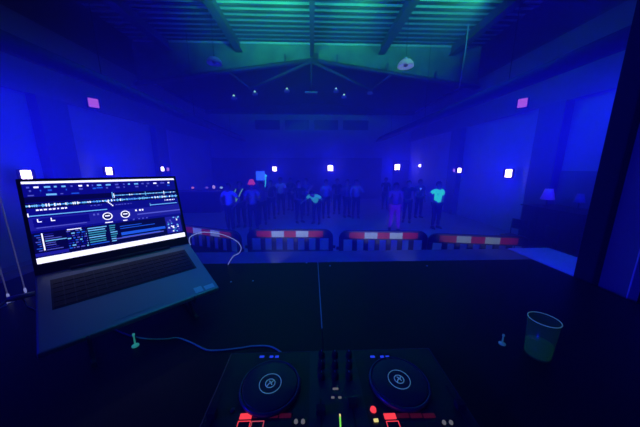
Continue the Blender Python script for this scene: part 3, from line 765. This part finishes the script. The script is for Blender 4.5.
# ------------------------------------------------------------------ bar at far left, furniture at right
bar = thing('bar_counter', 'dark bar counter at the far left of the hall', 'counter', (-5.75, 11.9, 0))
obj('counter_front', B(((-1.1, -.25, 0), (1.1, .3, 1.04))), M['dark'], bar, bevel=.01); obj('counter_top', B(((-1.15, -.3, 1.04), (1.15, .35, 1.09))), M['panel_dark'], bar, bevel=.008)
for (x, cl, lab) in ((193, (.9, .25, .35), 'round pink lamp glowing on the bar'), (207, (.28, .12, .5), 'dim violet lamp on the bar'), (214, (.75, .45, .8), 'tall pinkish lamp on the bar'), (221.5, (.45, .75, .95), 'small pale cyan lamp at the right end of the bar')):
    p = aty(x, 190, 11.85)
    t = thing('bar_lamp', lab, 'lamp', (p.x, 11.85, 1.09), 0, 'small lamps on the bar')
    bm = bmesh.new(); lathe(bm, [(0, 0), (.06, 0), (.05, .02), (.015, .03), (.015, .1), (0, .1)], seg=14); obj('lamp_foot', bm, M['dark'], t)
    hh = .17 if x == 214 else .1
    bm = bmesh.new(); lathe(bm, [(0, .1), (.05, .11), (.075, .1 + hh / 2), (.05, .1 + hh), (0, .11 + hh)], seg=16); obj('globe', bm, glow('globe_%d' % x, cl, .8), t)
cab = thing('sideboard', 'dark sideboard against the right wall under two lamps', 'sideboard', (6.42, 5.45, 0), -PI / 2)
obj('cabinet', B(((-.85, -.4, .08), (.65, .4, 1.18))), M['dark'], cab, bevel=.01); obj('top_board', B(((-.9, -.45, 1.18), (.68, .45, 1.22))), M['dark'], cab, bevel=.006)
obj('plinth', B(((-.8, -.35, 0), (.6, .35, .08))), M['black'], cab)
for k in range(3): 
    d_ = obj('door', B(((-.83 + k * .49, -.42, .12), (-.37 + k * .49, -.4, 1.14))), M['dark'], cab); obj('handle', B(((-.42 + k * .49, -.45, .6), (-.40 + k * .49, -.42, .75))), M['duct'], d_)
def table_lamp(p, r, lab, m_):
    t = thing('table_lamp', lab, 'lamp', p, 0, 'shaded lamps on the sideboard')
    bm = bmesh.new(); lathe(bm, [(0, 0), (.08, 0), (.075, .015), (.015, .03), (.012, .2), (0, .2)], seg=18); obj('base', bm, M['dark'], t)
    bm = bmesh.new(); lathe(bm, [(r, .18), (r * .55, .18 + r * 1.9), (r * .52, .18 + r * 1.9), (r * .97, .18)], seg=24, closed=True); obj('lamp_shade', bm, m_, t)
table_lamp((6.3, 5.93, 1.22), .15, 'table lamp with a pale shade on the far end of the sideboard', cloth('lamp_linen', (.7, .6, .8), (.05, .02, .45), .35))
table_lamp((6.56, 5.40, 1.22), .11, 'small dim shaded lamp on the near end of the sideboard', cloth('lamp_linen_dim', (.4, .4, .5)))
def chair(label, loc, rz):
    t = thing('chair', label, 'chair', loc, rz, 'dark chairs at the right')
    obj('seat', B(((-.21, -.21, .43), (.21, .21, .46))), M['dark'], t, bevel=.01)
    obj('backrest', B(((-.2, .19, .62), (.2, .215, .88))), M['dark'], t, bevel=.01)
    for sx in (-1, 1):
        for sy in (-1, 1): obj('leg', T([(sx * .2, sy * .2, 0), (sx * .19, sy * .19, .44 if sy < 0 else .88)], .013, 8), M['duct'], t)
    return t
c0 = chair('dark chair before the sideboard, nearer the pale patch', (5.35, 5.75, 0), -1.3)
dup(c0, (5.4, 5.05, 0), -1.8, 'dark chair before the sideboard, nearer the right wall')

# ------------------------------------------------------------------ light
def added_fixture(p, target, label, post=None):
    p = Vector(p); d = (Vector(target) - p).normalized()
    t = thing('unseen_light', label, 'lamp', p, 0, 'unseen lights around the stage')
    bm = bmesh.new(); lathe(bm, [(.07, 0), (.085, .0), (.085, .16), (.05, .24), (0, .24), (0, .22), (.045, .22), (.07, .14)], seg=20, closed=False)
    obj('housing', bm, M['dark'], t, rot=d.to_track_quat('-Z', 'Y').to_euler())
    if post is not None:
        bz_ = post - p.z; up_ = 1 if bz_ > 0 else -1; q0 = -d * .12
        obj('post', T([q0, q0 + Vector((0, 0, bz_ - q0.z))], .02, 8), M['dark'], t)
    return t
# unseen green lights aimed up at the roof, their fixtures added
GREEN = (.05, 1.0, .50)
for gx, lab in ((-1.9, 'leftmost'), (-.6, 'second from left'), (1.2, 'third from left'), (3.8, 'rightmost')):
    lamp('unseen_green_roof_spot', 'SPOT', (gx, 5.7, 5.95), GREEN, 500, (gx, 8.2, 7.5), .06, 92, 1.0)
    added_fixture((gx, 5.62, 5.9), (gx, 8.2, 7.5), 'unseen green light under the roof, %s of the four' % lab, ZD)
# unseen low lights added behind the table to brighten the barriers
for bx, by, rz in BARS:
    q_ = {0: 'second from left', 1: 'third from left', 2: 'rightmost', 3: 'leftmost'}[BARS.index((bx, by, rz))]
    tg = Vector((bx, by, .97)); src = tg + Vector((math.sin(rz), -math.cos(rz), 0)) * 1.75; src.z = .98
    bl = lamp('barrier_fill', 'SPOT', src, (.66, .80, .52), 46.0 * (1, .9, .5, .5)[BARS.index((bx, by, rz))], tg, .03, 50, .5); bl.scale = (1, .3, 1)
    added_fixture(src + (src - tg).normalized() * .09, tg, 'unseen fill light added on the stage floor, %s of four' % q_, .8)
lamp('desk_fill_teal', 'SPOT', (.55, .25, 3.7), (.02, .62, .85), 24, (-.27, .87, 1.87), .05, 30, 1.0)  # unseen teal fill added over the laptop
# unseen blue fill lamps added beside the stage to wash the hall
for sx in (-1, 1):
    for tx, pw in ((-3.2, HW * 1.15), (1.5, HW * 1.5), (6.4, HW)):
        lamp('hall_fill', 'SPOT', (sx * 3.9, 1.2, 3.2), BLUE, pw, (sx * tx, 10.5, .8), .15, 48, .8)
lamp('side_fill', 'SPOT', (-3.4, -.9, 3.3), BLUE, 520, (1.25, .88, 2.1), .1, 30, .8)  # unseen blue fill added for the column and panel
a_ = lamp('stage_fill', 'AREA', (.3, 2.2, 4.4), BLUE, 120, (.5, 3.4, .8), 1.6); a_.data.shape = 'RECTANGLE'; a_.data.size = 5.0; a_.data.size_y = .5; a_.data.spread = math.radians(105)  # unseen area fill added above the stage front

# haze in the air
w = bpy.data.worlds.new('night'); S.world = w; w.use_nodes = True
nt = w.node_tree; bg = nt.nodes['Background']; bg.inputs['Color'].default_value = (.0, .0, .004, 1); bg.inputs['Strength'].default_value = 1
vs_ = nt.nodes.new('ShaderNodeVolumeScatter'); vs_.inputs['Density'].default_value = .065; vs_.inputs['Anisotropy'].default_value = 0
nt.links.new(vs_.outputs['Volume'], nt.nodes['World Output'].inputs['Volume'])

vsn = S.view_settings; vsn.view_transform = 'Standard'; vsn.look = 'None'; vsn.exposure = 0; vsn.gamma = 1; vsn.use_curve_mapping = False
S.cycles.use_denoising = True
S.cycles.volume_bounces = 0
S.cycles.sample_clamp_indirect = 4
